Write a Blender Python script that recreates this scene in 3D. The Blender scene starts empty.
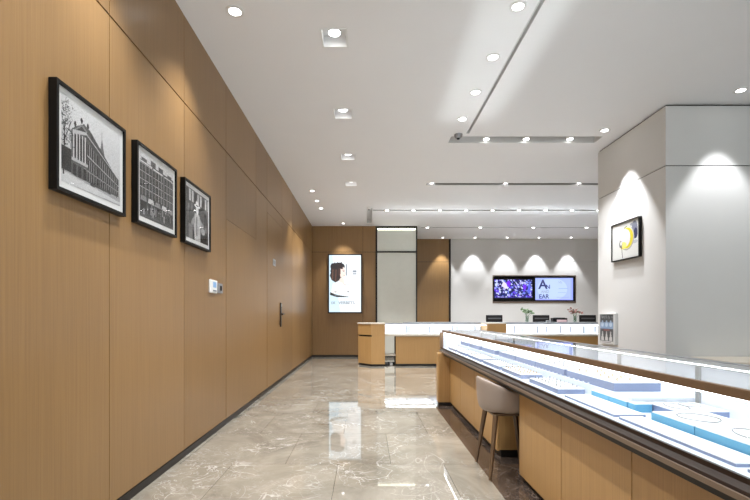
import bpy, bmesh, math, random
import numpy as np
from mathutils import Vector, Matrix
random.seed(7); RS = np.random.RandomState(5)
SC = bpy.context.scene; COL = SC.collection
PI = math.pi
H = 3.74                      # ceiling height
XL = -1.54                    # left wall
# ------------------------------------------------------------------ materials
def srgb(r, g, b):
    f = lambda c: (c/255/12.92) if c/255 <= .04045 else ((c/255+.055)/1.055)**2.4
    return (f(r), f(g), f(b), 1)
def mat(name, col, rough=.5, metal=0, emit=None, es=0, coat=0, spec=.5):
    m = bpy.data.materials.new(name); m.use_nodes = True
    b = m.node_tree.nodes['Principled BSDF']
    b.inputs['Base Color'].default_value = col
    b.inputs['Roughness'].default_value = rough
    b.inputs['Metallic'].default_value = metal
    b.inputs['Specular IOR Level'].default_value = spec
    b.inputs['Coat Weight'].default_value = coat
    if emit:
        b.inputs['Emission Color'].default_value = emit
        b.inputs['Emission Strength'].default_value = es
    return m
def N(m, t, **kw):
    n = m.node_tree.nodes.new(t)
    for k, v in kw.items():
        if k in n.inputs.keys() if isinstance(k, str) else False: n.inputs[k].default_value = v
        else: setattr(n, k, v)
    return n
def L(m, a, b): m.node_tree.links.new(a, b)
def wood(name, c1, c2, axis='z', rough=.42, scale=1.0):
    m = mat(name, c1, rough); b = m.node_tree.nodes['Principled BSDF']
    tc = N(m, 'ShaderNodeTexCoord'); mp = N(m, 'ShaderNodeMapping')
    s = {'z': (110, 110, 1.6), 'x': (1.2, 60, 60), 'y': (60, 1.2, 60)}[axis]
    mp.inputs['Scale'].default_value = [q*scale for q in s]
    L(m, tc.outputs['Object'], mp.inputs['Vector'])
    n1 = N(m, 'ShaderNodeTexNoise'); n1.inputs['Scale'].default_value = 1.0; n1.inputs['Detail'].default_value = 6
    L(m, mp.outputs[0], n1.inputs['Vector'])
    n2 = N(m, 'ShaderNodeTexNoise'); n2.inputs['Scale'].default_value = .9; n2.inputs['Detail'].default_value = 3
    L(m, tc.outputs['Object'], n2.inputs['Vector'])
    r = N(m, 'ShaderNodeMapRange'); r.inputs['From Min'].default_value = .3; r.inputs['From Max'].default_value = .7
    L(m, n1.outputs['Fac'], r.inputs['Value'])
    mx = N(m, 'ShaderNodeMix', data_type='RGBA'); mx.inputs['A'].default_value = c1; mx.inputs['B'].default_value = c2
    L(m, r.outputs[0], mx.inputs['Factor'])
    mx2 = N(m, 'ShaderNodeMix', data_type='RGBA', blend_type='MULTIPLY'); mx2.inputs['Factor'].default_value = .35
    L(m, mx.outputs['Result'], mx2.inputs['A'])
    r2 = N(m, 'ShaderNodeMapRange'); r2.inputs['From Min'].default_value = .3; r2.inputs['From Max'].default_value = .7; r2.inputs['To Min'].default_value = .75
    L(m, n2.outputs['Fac'], r2.inputs['Value']); L(m, r2.outputs[0], mx2.inputs['B'])
    L(m, mx2.outputs['Result'], b.inputs['Base Color'])
    bp = N(m, 'ShaderNodeBump'); bp.inputs['Strength'].default_value = .04; bp.inputs['Distance'].default_value = .002
    L(m, n1.outputs['Fac'], bp.inputs['Height']); L(m, bp.outputs[0], b.inputs['Normal'])
    return m
def marble(name, base, dark, vein, bw, bh, ox, oy, rough=.06, vein_amt=1.0, grout=(.12, .1, .08, 1), spec=.5):
    m = mat(name, base, rough, spec=spec); b = m.node_tree.nodes['Principled BSDF']
    tc = N(m, 'ShaderNodeTexCoord'); co = tc.outputs['Object']
    # slab tone
    n0 = N(m, 'ShaderNodeTexNoise'); n0.inputs['Scale'].default_value = 1.6; n0.inputs['Detail'].default_value = 8; n0.inputs['Roughness'].default_value = .65; n0.inputs['Distortion'].default_value = 1.2
    L(m, co, n0.inputs['Vector'])
    r0 = N(m, 'ShaderNodeMapRange'); r0.inputs['From Min'].default_value = .3; r0.inputs['From Max'].default_value = .7
    L(m, n0.outputs['Fac'], r0.inputs['Value'])
    mx = N(m, 'ShaderNodeMix', data_type='RGBA'); mx.inputs['A'].default_value = dark; mx.inputs['B'].default_value = base
    L(m, r0.outputs[0], mx.inputs['Factor'])
    cur = mx.outputs['Result']
    for sc_, wid, amt, dist in ((1.3, .006, .75, 1.6), (2.7, .010, .5, 1.2), (6.5, .02, .3, 1.5)):
        nn = N(m, 'ShaderNodeTexNoise'); nn.inputs['Scale'].default_value = sc_; nn.inputs['Detail'].default_value = 4; nn.inputs['Distortion'].default_value = dist
        L(m, co, nn.inputs['Vector'])
        s1 = N(m, 'ShaderNodeMath', operation='SUBTRACT'); s1.inputs[1].default_value = .5; L(m, nn.outputs['Fac'], s1.inputs[0])
        ab = N(m, 'ShaderNodeMath', operation='ABSOLUTE'); L(m, s1.outputs[0], ab.inputs[0])
        rr = N(m, 'ShaderNodeMapRange'); rr.inputs['From Min'].default_value = 0; rr.inputs['From Max'].default_value = wid; rr.inputs['To Min'].default_value = 1; rr.inputs['To Max'].default_value = 0
        L(m, ab.outputs[0], rr.inputs['Value'])
        mk = N(m, 'ShaderNodeTexNoise'); mk.inputs['Scale'].default_value = 1.9; mk.inputs['Detail'].default_value = 2; L(m, co, mk.inputs['Vector'])
        rk = N(m, 'ShaderNodeMapRange'); rk.inputs['From Min'].default_value = .40; rk.inputs['From Max'].default_value = .62
        L(m, mk.outputs['Fac'], rk.inputs['Value'])
        mu = N(m, 'ShaderNodeMath', operation='MULTIPLY'); L(m, rr.outputs[0], mu.inputs[0]); L(m, rk.outputs[0], mu.inputs[1])
        m2 = N(m, 'ShaderNodeMath', operation='MULTIPLY'); m2.inputs[1].default_value = amt*vein_amt; L(m, mu.outputs[0], m2.inputs[0])
        mv = N(m, 'ShaderNodeMix', data_type='RGBA'); mv.inputs['B'].default_value = vein
        L(m, m2.outputs[0], mv.inputs['Factor']); L(m, cur, mv.inputs['A']); cur = mv.outputs['Result']
    mp = N(m, 'ShaderNodeMapping'); mp.inputs['Location'].default_value = (ox, oy, 0); L(m, co, mp.inputs['Vector'])
    bt = N(m, 'ShaderNodeTexBrick'); bt.offset = .5; bt.offset_frequency = 2
    bt.inputs['Scale'].default_value = 1; bt.inputs['Brick Width'].default_value = bw; bt.inputs['Row Height'].default_value = bh
    bt.inputs['Mortar Size'].default_value = .0022; bt.inputs['Mortar Smooth'].default_value = .2
    bt.inputs['Color1'].default_value = (1, 1, 1, 1); bt.inputs['Color2'].default_value = (.86, .86, .86, 1); bt.inputs['Mortar'].default_value = (.35, .33, .3, 1)
    L(m, mp.outputs[0], bt.inputs['Vector'])
    mm = N(m, 'ShaderNodeMix', data_type='RGBA', blend_type='MULTIPLY'); mm.inputs['Factor'].default_value = 1
    L(m, cur, mm.inputs['A']); L(m, bt.outputs['Color'], mm.inputs['B'])
    L(m, mm.outputs['Result'], b.inputs['Base Color'])
    return m
def paint(name, col, rough=.7, amp=.03, sc_=3):
    m = mat(name, col, rough, spec=.3); b = m.node_tree.nodes['Principled BSDF']
    tc = N(m, 'ShaderNodeTexCoord'); n = N(m, 'ShaderNodeTexNoise'); n.inputs['Scale'].default_value = sc_; n.inputs['Detail'].default_value = 5
    L(m, tc.outputs['Object'], n.inputs['Vector'])
    mx = N(m, 'ShaderNodeMix', data_type='RGBA'); mx.inputs['A'].default_value = [c*(1-amp) for c in col[:3]]+[1]; mx.inputs['B'].default_value = [min(1, c*(1+amp)) for c in col[:3]]+[1]
    L(m, n.outputs['Fac'], mx.inputs['Factor']); L(m, mx.outputs['Result'], b.inputs['Base Color'])
    return m
def glass(name, tint=(.97, .99, .98, 1), ior=1.45):
    m = bpy.data.materials.new(name); m.use_nodes = True; nt = m.node_tree; nt.nodes.clear()
    o = nt.nodes.new('ShaderNodeOutputMaterial'); t = nt.nodes.new('ShaderNodeBsdfTransparent'); g = nt.nodes.new('ShaderNodeBsdfGlossy')
    t.inputs['Color'].default_value = tint; g.inputs['Roughness'].default_value = .02
    f = nt.nodes.new('ShaderNodeFresnel'); f.inputs['IOR'].default_value = ior; mx = nt.nodes.new('ShaderNodeMixShader')
    ge = nt.nodes.new('ShaderNodeNewGeometry'); iv = nt.nodes.new('ShaderNodeMath'); iv.operation = 'SUBTRACT'; iv.inputs[0].default_value = 1; nt.links.new(ge.outputs['Backfacing'], iv.inputs[1])
    mu = nt.nodes.new('ShaderNodeMath'); mu.operation = 'MULTIPLY'; nt.links.new(f.outputs[0], mu.inputs[0]); nt.links.new(iv.outputs[0], mu.inputs[1]); nt.links.new(mu.outputs[0], mx.inputs[0]); nt.links.new(t.outputs[0], mx.inputs[1]); nt.links.new(g.outputs[0], mx.inputs[2]); nt.links.new(mx.outputs[0], o.inputs[0])
    return m
def vcol(name, rough=.4, es=0, coat=0):
    m = mat(name, (1, 1, 1, 1), rough, coat=coat); b = m.node_tree.nodes['Principled BSDF']
    a = N(m, 'ShaderNodeVertexColor', layer_name='Col'); 
    if es:
        b.inputs['Base Color'].default_value = (.02, .02, .02, 1)
        L(m, a.outputs['Color'], b.inputs['Emission Color']); b.inputs['Emission Strength'].default_value = es
    else: L(m, a.outputs['Color'], b.inputs['Base Color'])
    return m
M = dict(
  wood=wood('oak veneer', srgb(149, 114, 71), srgb(135, 102, 62), 'z', .36),
  woodx=wood('oak counter', srgb(196, 154, 99), srgb(182, 141, 88), 'z'),
  gap=mat('dark gap', srgb(40, 30, 22), .8),
  kick=mat('dark bronze plinth', srgb(38, 33, 30), .4, .3),
  bronze=mat('bronze rail', srgb(142, 124, 108), .33, .5),
  brown=mat('brown lacquered rail', srgb(134, 108, 84), .35, .2),
  darkbronze=mat('dark bronze', srgb(58, 46, 40), .35, .5),
  ceil=paint('ceiling paint', srgb(243, 243, 245), .55, .01),
  white=paint('white wall paint', srgb(216, 215, 213), .7, .025, 2.5),
  slot=mat('grey slot liner', srgb(215, 215, 215), .5),
  slotd=mat('dark slot liner', srgb(165, 165, 165), .5),
  trim=mat('white fixture', srgb(235, 235, 235), .4),
  lens=mat('lamp lens', (1, 1, 1, 1), .3, emit=(1, .99, .97, 1), es=8),
  strip=mat('led strip', (1, 1, 1, 1), .3, emit=(.95, .97, 1, 1), es=10.5),
  strip2=mat('warm led strip', (1, 1, 1, 1), .3, emit=(1, 1, .8, 1), es=3),
  deck=mat('white display board', srgb(226, 231, 242), .45),
  tray=mat('white leather tray', srgb(247, 247, 250), .5),
  tray_side=mat('lavender grey edge', srgb(140, 152, 186), .5),
  blue=mat('sky blue box side', srgb(104, 176, 216), .5),
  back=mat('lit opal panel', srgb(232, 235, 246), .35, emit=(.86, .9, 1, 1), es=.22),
  steel=mat('brushed steel', srgb(190, 192, 196), .3, .85),
  greym=mat('grey metal', srgb(160, 162, 166), .4, .6),
  black=mat('black lacquer', srgb(9, 9, 9), .4, spec=.25),
  blackf=mat('black leather', srgb(20, 20, 22), .5),
  greyf=mat('grey stripe', srgb(92, 94, 98), .4),
  mat_=mat('picture mount', srgb(214, 214, 212), .8),
  glass=glass('clear glass'),
  pglass=glass('picture glass', (1, 1, 1, 1), 1.3),
  frost=paint('frosted glass', srgb(226, 228, 220), .25, .04, 6),
  leather=mat('taupe leather', srgb(158, 142, 130), .42),
  seatc=mat('taupe seat cushion', srgb(150, 134, 121), .5),
  legw=wood('brown ash leg', srgb(112, 88, 64), srgb(92, 70, 50), 'z', .4),
  gold=mat('gold', srgb(214, 180, 128), .25, 1),
  silver=mat('silver', srgb(170, 170, 176), .25, 1),
  pearl=mat('pearl', srgb(240, 238, 240), .2, coat=.5),
  cream=mat('cream stone', srgb(222, 212, 196), .35),
  leaf=mat('green leaf', srgb(70, 98, 52), .5), leafr=mat('dusky red flower', srgb(108, 62, 50), .6),
  niche=mat('taupe niche lining', srgb(112, 98, 88), .5),
  pink=mat('pale pink paper', srgb(226, 196, 198), .7),
  lcd=mat('blue grey lcd', srgb(110, 150, 190), .3, emit=srgb(110, 150, 190), es=.3),
  plast=mat('white plastic', srgb(232, 232, 230), .4),
  vglass=glass('vase glass', (.9, .95, .93, 1)),
  photo=vcol('printed photo', .5), art=vcol('painted art', .6),
  lbox=vcol('backlit film', .3, .8), tv=vcol('screen picture', .2, .8), lbox2=vcol('small backlit film', .3, .4),
  ink=mat('grey ink', srgb(120, 130, 140), .6, emit=srgb(120, 130, 140), es=.6),
  navy=mat('navy screen text', srgb(40, 44, 90), .4, emit=srgb(40, 44, 90), es=.6),
)
M['wood2'] = wood('oak veneer darker leaf', srgb(142, 108, 66), srgb(128, 96, 58), 'z', .36)
M['wood3'] = wood('oak veneer paler leaf and lit wall', srgb(155, 120, 76), srgb(143, 109, 68), 'z', .36)
M['marble'] = marble('grey beige marble', srgb(158, 150, 136), srgb(118, 111, 99), srgb(215, 212, 206), .85, .93, -.2+.425, -3.62+.93*4, .035, spec=.85)
M['marbled'] = marble('dark brown marble', srgb(88, 75, 66), srgb(56, 46, 40), srgb(178, 160, 146), 3.4, .93, 0, 0, .09, 1.1)
# ------------------------------------------------------------------ mesh builder
def world_loc(o):
    v = Vector((0, 0, 0))
    while o: v += o.location; o = o.parent
    return v
class MB:
    def __init__(s): s.v = []; s.f = []; s.mi = []; s.cur = 0
    def face(s, idx): s.f.append(idx); s.mi.append(s.cur)
    def box(s, x0, x1, y0, y1, z0, z1):
        x0, x1 = sorted((x0, x1)); y0, y1 = sorted((y0, y1)); z0, z1 = sorted((z0, z1))
        b = len(s.v)
        s.v += [(x0,y0,z0),(x1,y0,z0),(x1,y1,z0),(x0,y1,z0),(x0,y0,z1),(x1,y0,z1),(x1,y1,z1),(x0,y1,z1)]
        for q in ((0,3,2,1),(4,5,6,7),(0,1,5,4),(1,2,6,5),(2,3,7,6),(3,0,4,7)): s.face(tuple(b+i for i in q))
        return s
    def prism(s, poly, a, b, axis='z'):      # polygon extruded a..b along the axis
        n = len(poly); k = len(s.v)
        P = {'z': lambda p, t: (p[0], p[1], t), 'y': lambda p, t: (p[0], t, p[1]), 'x': lambda p, t: (t, p[0], p[1])}[axis]
        s.v += [P(p, a) for p in poly]+[P(p, b) for p in poly]
        s.face(tuple(range(k+n-1, k-1, -1))); s.face(tuple(range(k+n, k+2*n)))
        for i in range(n): j = (i+1) % n; s.face((k+i, k+j, k+n+j, k+n+i))
        return s
    def tube(s, pts, rs, n=8):
        pts = [Vector(p) for p in pts]; rs = rs if isinstance(rs, (list, tuple)) else [rs]*len(pts)
        k = len(s.v); up = None
        for i, p in enumerate(pts):
            d = (pts[min(i+1, len(pts)-1)]-pts[max(i-1, 0)]).normalized()
            a = d.orthogonal().normalized() if up is None else (up-d*up.dot(d)).normalized()
            up = a; c = d.cross(a)
            for j in range(n):
                t = 2*PI*j/n+PI/n; s.v.append(tuple(p+rs[i]*(a*math.cos(t)+c*math.sin(t))))
        for i in range(len(pts)-1):
            for j in range(n): s.face((k+i*n+j, k+i*n+(j+1) % n, k+(i+1)*n+(j+1) % n, k+(i+1)*n+j))
        s.face(tuple(k+j for j in range(n-1, -1, -1))); s.face(tuple(k+(len(pts)-1)*n+j for j in range(n)))
        return s
    def lathe(s, prof, c, n=24, sy=1.0):     # prof: (r, z) list
        k = len(s.v); m_ = len(prof)
        for (r, z) in prof:
            for j in range(n):
                t = 2*PI*j/n; s.v.append((c[0]+r*math.cos(t), c[1]+sy*r*math.sin(t), c[2]+z))
        for i in range(m_-1):
            for j in range(n): s.face((k+i*n+j, k+i*n+(j+1) % n, k+(i+1)*n+(j+1) % n, k+(i+1)*n+j))
        if prof[0][0] > 1e-4 : s.face(tuple(k+j for j in range(n-1, -1, -1)))
        if prof[-1][0] > 1e-4: s.face(tuple(k+(m_-1)*n+j for j in range(n)))
        return s
    def ring(s, c, r0, r1, z0, z1, n=28):    # flat annulus with thickness
        k = len(s.v)
        for (r, z) in ((r0, z0), (r1, z0), (r1, z1), (r0, z1)):
            for j in range(n): t = 2*PI*j/n; s.v.append((c[0]+r*math.cos(t), c[1]+r*math.sin(t), z))
        for i in range(4):
            for j in range(n): i2 = (i+1) % 4; s.face((k+i*n+j, k+i*n+(j+1) % n, k+i2*n+(j+1) % n, k+i2*n+j))
        return s
    def build(s, name, m, parent=None, loc=None, bevel=0, smooth=False, seg=2):
        me = bpy.data.meshes.new(name)
        org = world_loc(parent) if parent else Vector(loc or (0, 0, 0))
        me.from_pydata([(x-org.x, y-org.y, z-org.z) for x, y, z in s.v], [], s.f)
        for mm in (m if isinstance(m, (list, tuple)) else [m]): me.materials.append(mm)
        me.polygons.foreach_set('material_index', s.mi)
        bm = bmesh.new(); bm.from_mesh(me); bmesh.ops.remove_doubles(bm, verts=bm.verts, dist=1e-6) if smooth else None
        bmesh.ops.recalc_face_normals(bm, faces=bm.faces); bm.to_mesh(me); bm.free()
        if smooth:
            for p in me.polygons: p.use_smooth = True
        o = bpy.data.objects.new(name, me); COL.objects.link(o)
        if parent: o.parent = parent
        else: o.location = org
        if bevel:
            b = o.modifiers.new('Bevel', 'BEVEL'); b.width = bevel; b.segments = seg; b.limit_method = 'ANGLE'
        if smooth and not bevel:
            b = o.modifiers.new('Split', 'EDGE_SPLIT'); b.split_angle = math.radians(50)
        return o
def tag(o, label, cat, group=None, kind=None):
    o['label'] = label; o['category'] = cat
    if group: o['group'] = group
    if kind: o['kind'] = kind
    return o
def struct(o): o['kind'] = 'structure'; return o
def thing(name, loc, label, cat, group=None, rz=0):
    o = bpy.data.objects.new(name, None); COL.objects.link(o); o.location = loc; o.empty_display_size = .05; o.rotation_euler.z = rz
    return tag(o, label, cat, group)
def kids(o): return [c for c in bpy.data.objects if c.parent == o]
def copy_tree(o, parent=None, loc=None, label=None, group=None):
    c = o.copy(); COL.objects.link(c); c.parent = parent
    if loc is not None: c.location = loc
    if label: c['label'] = label
    if group: c['group'] = group
    for k in kids(o): copy_tree(k, c)
    return c
def bx(name, m, parent, *a, bevel=0, **k): return MB().box(*a).build(name, m, parent, bevel=bevel, **k)
def cells(x0, x1, y0, y1, holes):            # rectangle minus rectangular holes
    xs = sorted({x0, x1, *[h[0] for h in holes], *[h[1] for h in holes]}); ys = sorted({y0, y1, *[h[2] for h in holes], *[h[3] for h in holes]})
    xs = [x for x in xs if x0 <= x <= x1]; ys = [y for y in ys if y0 <= y <= y1]; out = []
    for i in range(len(xs)-1):
        for j in range(len(ys)-1):
            cx, cy = (xs[i]+xs[i+1])/2, (ys[j]+ys[j+1])/2
            if not any(h[0] < cx < h[1] and h[2] < cy < h[3] for h in holes): out.append((xs[i], xs[i+1], ys[j], ys[j+1]))
    return out
# ------------------------------------------------------------------ little rasteriser for prints and screens
class Cv:
    def __init__(s, w, h, bg=(1, 1, 1)):
        s.w, s.h = w, h; s.a = np.ones((h, w, 3))*np.array(bg, float)
        s.U, s.V = np.meshgrid((np.arange(w)+.5)/w, (np.arange(h)+.5)/h); s.asp = w/h
    def _p(s, mask, c, al=1): s.a[mask] = s.a[mask]*(1-al)+np.array(c, float)*al
    def poly(s, pts, c, al=1):
        ins = np.zeros(s.U.shape, bool); n = len(pts)
        for i in range(n):
            x0, y0 = pts[i]; x1, y1 = pts[(i+1) % n]
            if y0 == y1: continue
            cr = ((y0 > s.V) != (y1 > s.V)) & (s.U < (x1-x0)*(s.V-y0)/(y1-y0)+x0); ins ^= cr
        s._p(ins, c, al); return s
    def rect(s, u0, v0, u1, v1, c, al=1): return s.poly([(u0, v0), (u1, v0), (u1, v1), (u0, v1)], c, al)
    def ell(s, u, v, ru, rv, c, al=1, rot=0):
        du, dv = s.U-u, s.V-v; cu, su = math.cos(rot), math.sin(rot)
        a, b = du*cu+dv*su, -du*su+dv*cu
        s._p((a/ru)**2+(b/rv)**2 <= 1, c, al); return s
    def line(s, u0, v0, u1, v1, t, c, al=1):
        du, dv = (u1-u0)*s.asp, (v1-v0); L2 = du*du+dv*dv+1e-9
        px, py = (s.U-u0)*s.asp, s.V-v0; q = np.clip((px*du+py*dv)/L2, 0, 1)
        s._p((px-q*du)**2+(py-q*dv)**2 <= (t/2)**2, c, al); return s
    def noise(s, amp): s.a += (RS.rand(s.h, s.w, 1)-.5)*amp; return s
def g(v): return (v, v, v)
def print_mesh(name, cv, m, parent, org, eu, ev, w, h, thick=.001):
    """canvas as a fine coloured sheet; eu, ev unit vectors of the picture's right and up; colours are sRGB"""
    eu, ev = Vector(eu), Vector(ev); o0 = Vector(org)-world_loc(parent)
    W, Hh = cv.w, cv.h
    vs = [tuple(o0+eu*(w*i/W)+ev*(h*j/Hh)) for j in range(Hh+1) for i in range(W+1)]
    fs = [(j*(W+1)+i, j*(W+1)+i+1, (j+1)*(W+1)+i+1, (j+1)*(W+1)+i) for j in range(Hh) for i in range(W)]
    me = bpy.data.meshes.new(name); me.from_pydata(vs, [], fs); me.materials.append(m)
    a = np.clip(cv.a, 0, 1); lin = np.where(a <= .04045, a/12.92, ((a+.055)/1.055)**2.4).reshape(-1, 3)
    c4 = np.ones((W*Hh, 4, 4)); c4[:, :, :3] = lin[:, None, :]
    at = me.color_attributes.new('Col', 'FLOAT_COLOR', 'CORNER'); at.data.foreach_set('color', c4.ravel())
    o = bpy.data.objects.new(name, me); COL.objects.link(o); o.parent = parent
    return o
def text(name, s, m, parent, loc, size, rot, sx=1, align='LEFT'):
    cu = bpy.data.curves.new(name, 'FONT'); cu.body = s; cu.size = size; cu.extrude = .0015; cu.align_x = align; cu.offset = size*.02
    o = bpy.data.objects.new(name, cu); COL.objects.link(o); o.data.materials.append(m); o.parent = parent
    me = bpy.data.meshes.new_from_object(o); bpy.data.objects.remove(o); bpy.data.curves.remove(cu)
    o = bpy.data.objects.new(name, me); COL.objects.link(o); o.parent = parent
    o.location = Vector(loc)-world_loc(parent); o.rotation_euler = rot; o.scale = (sx, 1, 1); return o

# ================================================================== THE ROOM
YB, YW, YF, XR = 12.86, 15.04, -2.6, 8.0     # wood wall, white wall, shop front, right wall
ZS = 3.0
# floor
bor = (.905, 3.61, YF, 6.67)
f = MB()
for c in cells(XL-.02, XR, YF, YW+.2, [bor]): f.box(c[0], c[1], c[2], c[3], -.08, 0)
struct(f.build('floor', M['marble']))
struct(MB().box(*bor, -.08, 0).build('floor_border', M['marbled']))
# ceiling with its slots
sq = [(-.29, y) for y in (2.57, 4.13, 5.68, 7.24, 8.72)]
slots = [(1.21, 3.37, 6.40, 6.645), (1.40, 1.445, -.6, 6.30), (1.17, 5.2, 8.66, 8.80), (.17, 5.8, 10.86, 10.96), (.02, .155, 10.70, 12.42), (1.60, 7.4, 13.03, 13.09)]
holes = list(slots)+[(x-.11, x+.11, y-.13, y+.13) for x, y in sq]
c_ = MB()
for c in cells(XL, XR, YF, YW+.2, holes): c_.box(c[0], c[1], c[2], c[3], H, H+.012)
c_.box(XL, XR, YF, YW+.2, H+.2, H+.3)
struct(c_.build('ceiling', M['ceil']))
# left wall: veneer panels with hairline joints over a dark backing
jl = [YF, -1.7, -.6, .5, 1.6, 2.70, 3.81, 4.95, 6.30, 7.0, 8.25, 9.4, 10.5, 11.7, YB]
gp = .0032
def panel(mb, a, b, z0, z1, x0=XL-.02, x1=XL): mb.box(x0, x1, a+gp, b-gp, z0, z1)
w = MB()
w.cur = 1; w.box(XL-.15, XL-.012, YF, YW+.2, 0, H); w.cur = 0
for a, b in zip(jl, jl[1:]):
    w.cur = random.choice((0, 2, 3)); panel(w, a, b, ZS+.006, H); w.cur = random.choice((0, 2, 3))
    if (a, b) == (4.95, 6.30): panel(w, a, b, 2.262, ZS-.006)
    elif (a, b) == (7.0, 8.25): panel(w, a, b, 2.804, ZS-.006)
    else: panel(w, a, b, .06, ZS-.006)
struct(w.build('wall_left', [M['wood'], M['gap'], M['wood2'], M['wood3']]))
struct(MB().box(XL-.012, XL+.006, YF, YB, 0, .055).build('baseboard_left', M['kick']))
d1 = struct(MB().box(XL-.02, XL+.002, 4.955, 6.295, .06, 2.256).build('door_1', M['wood'], loc=(XL, 5.62, .06)))
d2 = struct(MB().box(XL-.02, XL+.002, 7.005, 8.245, .06, 2.798).build('door_2', M['wood'], loc=(XL, 7.62, .06)))
hb = MB().box(XL+.002, XL+.02, 8.03, 8.14, .99, 1.42); bp_ = hb.build('handle_plate', M['darkbronze'], d2, bevel=.003)
hl = MB().tube([(XL+.012, 8.09, 1.22), (XL+.07, 8.09, 1.22), (XL+.075, 8.05, 1.22), (XL+.07, 7.88, 1.21)], .016, 10)
hl.build('handle', M['darkbronze'], bp_, smooth=True)
MB().box(XL+.014, XL+.03, 8.075, 8.105, 1.35, 1.39).build('lock_cylinder', M['steel'], bp_, bevel=.003)
# back wood wall (a block) with the recess for the frosted pane on its right
w = MB(); w.cur = 1; w.box(XL, 1.46, YB+.012, YB+.06, 0, H); w.box(XL, 1.46, YB+.06, YW+.2, 0, H); w.cur = 0
for a, b in ((XL, -.09), (-.09, .275)):
    w.box(a+gp, b-gp, YB, YB+.02, .06, ZS-.006); w.box(a+gp, b-gp, YB, YB+.02, ZS+.006, H)
struct(w.build('wall_back', [M['wood3'], M['gap']]))  # same veneer as the left wall; brighter light is put into its colour
struct(MB().box(XL+.006, .275, YB-.006, YB+.012, 0, .055).build('baseboard_back', M['kick']))
# set-back wood panel and the white wall
w = MB(); w.cur = 1; w.box(1.46, 2.80, YW+.012, YW+.2, 0, H); w.cur = 0
for z0, z1 in ((.06, ZS-.03), (ZS-.018, H)): w.box(1.46, 2.77, YW, YW+.02, z0, z1)
struct(w.build('wall_back_alcove', [M['wood3'], M['gap']]))  # alcove also takes the paler tone, so it looks better lit
struct(MB().box(2.77, 2.83, YW-.02, YW+.01, 0, H).build('trim_1', M['kick']))
TVH = (4.23, 7.02, 1.59, 2.53)
w = MB(); w.cur = 1; w.box(2.83, XR, YW+.16, YW+.2, 0, H); w.cur = 0
for z0, z1 in ((0, ZS-.028), (ZS-.02, H)):
    for a, b in ((2.83, 7.02), (7.026, XR)):
        for c in cells(a, b, z0, z1, [TVH]): w.box(c[0], c[1], YW, YW+.16, c[2], c[3])
struct(w.build('wall_back_white', [M['white'], M['gap']]))
# column: lower block, thin shadow joint, upper block, shadow joint under the ceiling
w = MB(); CX, CY0, CY1 = 3.61, 5.42, 7.0
w.box(CX, XR, CY0, CY1, 0, ZS-.006); w.box(CX, XR, CY0, CY1, ZS+.006, H-.022)
w.cur = 1; w.box(CX+.015, XR, CY0+.015, CY1-.015, ZS-.01, ZS+.01); w.box(CX+.02, XR, CY0+.02, CY1-.02, H-.03, H)
struct(w.build('wall_column', [M['white'], M['gap']]))
# right wall and the glazed shop front behind the camera
struct(MB().box(XR, XR+.15, YF, YW+.2, 0, H).build('wall_right', M['white']))
w = MB(); w.box(XL, XR, YF-.15, YF, 3.35, H); w.box(XL, XL+.3, YF-.15, YF, 0, 3.35); w.box(XR-.3, XR, YF-.15, YF, 0, 3.35)
struct(w.build('wall_front', M['white']))
fr = struct(MB().box(XL+.3, XR-.3, YF-.1, YF-.02, 0, .1).build('window_1', M['darkbronze']))
m_ = MB()
for i in range(6):
    x = XL+.3+i*(XR-XL-.6)/5; m_.box(x-.03, x+.03, YF-.1, YF-.02, .1, 3.35)
m_.build('mullion', M['darkbronze'], fr)
MB().box(XL+.3, XR-.3, YF-.065, YF-.055, .1, 3.35).build('pane', M['glass'], fr)

# ================================================================== LAMPS
def spot(x, y, z, watt, ang=70, blend=.6, tx=0, ty=0, r=.035, col=(.95, .972, 1.0)):
    l = bpy.data.lights.new('downlight_beam', 'SPOT'); l.energy = watt; l.spot_size = math.radians(ang); l.spot_blend = blend; l.shadow_soft_size = r; l.color = col
    o = bpy.data.objects.new('downlight_beam', l); COL.objects.link(o); o.location = (x, y, z)
    o.rotation_euler = (math.radians(ty), math.radians(tx), 0); return o
def downlight(x, y, r, label, watt, group='round downlights in the ceiling', **k):
    t = thing('downlight', (x, y, H), label, 'ceiling light', group)
    MB().ring((x, y), r*.68, r, H-.008, H-.0005).build('trim_ring', M['trim'], t, smooth=True)
    MB().lathe([(0, -.004), (r*.62, -.004), (r*.62, -.0005), (0, -.0005)], (x, y, H), 24).build('lens', M['lens'], t)
    spot(x, y, H-.02, watt, **k); return t
W = 150
for x, y, lb in ((-1.095, 1.35, 'round white downlight over the left wall, out past the top of the photo, nearest one'), (-1.095, 2.5, 'round white downlight over the first black framed photo'),
               (-1.095, 3.76, 'round bright downlight at the top left, over the three framed photos')):
    downlight(x, y, .075, lb, W*.75, ang=95, blend=.9)
for x, y, lb in ((-1.10, 9.2, 'first of three small downlights in a slanting row beyond the door'), (-1.09, 10.0, 'middle of three small downlights in a slanting row beyond the door'), (-1.07, 10.7, 'last of three small downlights in a slanting row beyond the door'),
               (-.63, 12.45, 'small downlight close to the back wall above the lit portrait poster')):
    downlight(x, y, .06, lb, W*.7, ang=80, blend=.7)
for y, lb in ((3.70, 'downlight beside the long ceiling slot, nearest of four'), (4.43, 'downlight beside the long ceiling slot, second nearest of four'), (5.13, 'downlight beside the long ceiling slot, third of four'), (5.83, 'downlight beside the long ceiling slot, last before the cross slot')):
    downlight(1.25, y, .07, lb, W*.5, ang=80)
for y in (1.2, 2.4): spot(1.25, y, H-.02, W*.5, ang=80)
downlight(3.28, 6.18, .07, 'downlight grazing the pillar side with the crescent painting', W*1.25, ang=62, blend=.35)
downlight(4.23, 5.08, .07, 'downlight grazing the front of the white pillar', W*.6, ang=64, blend=.4)
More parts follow.
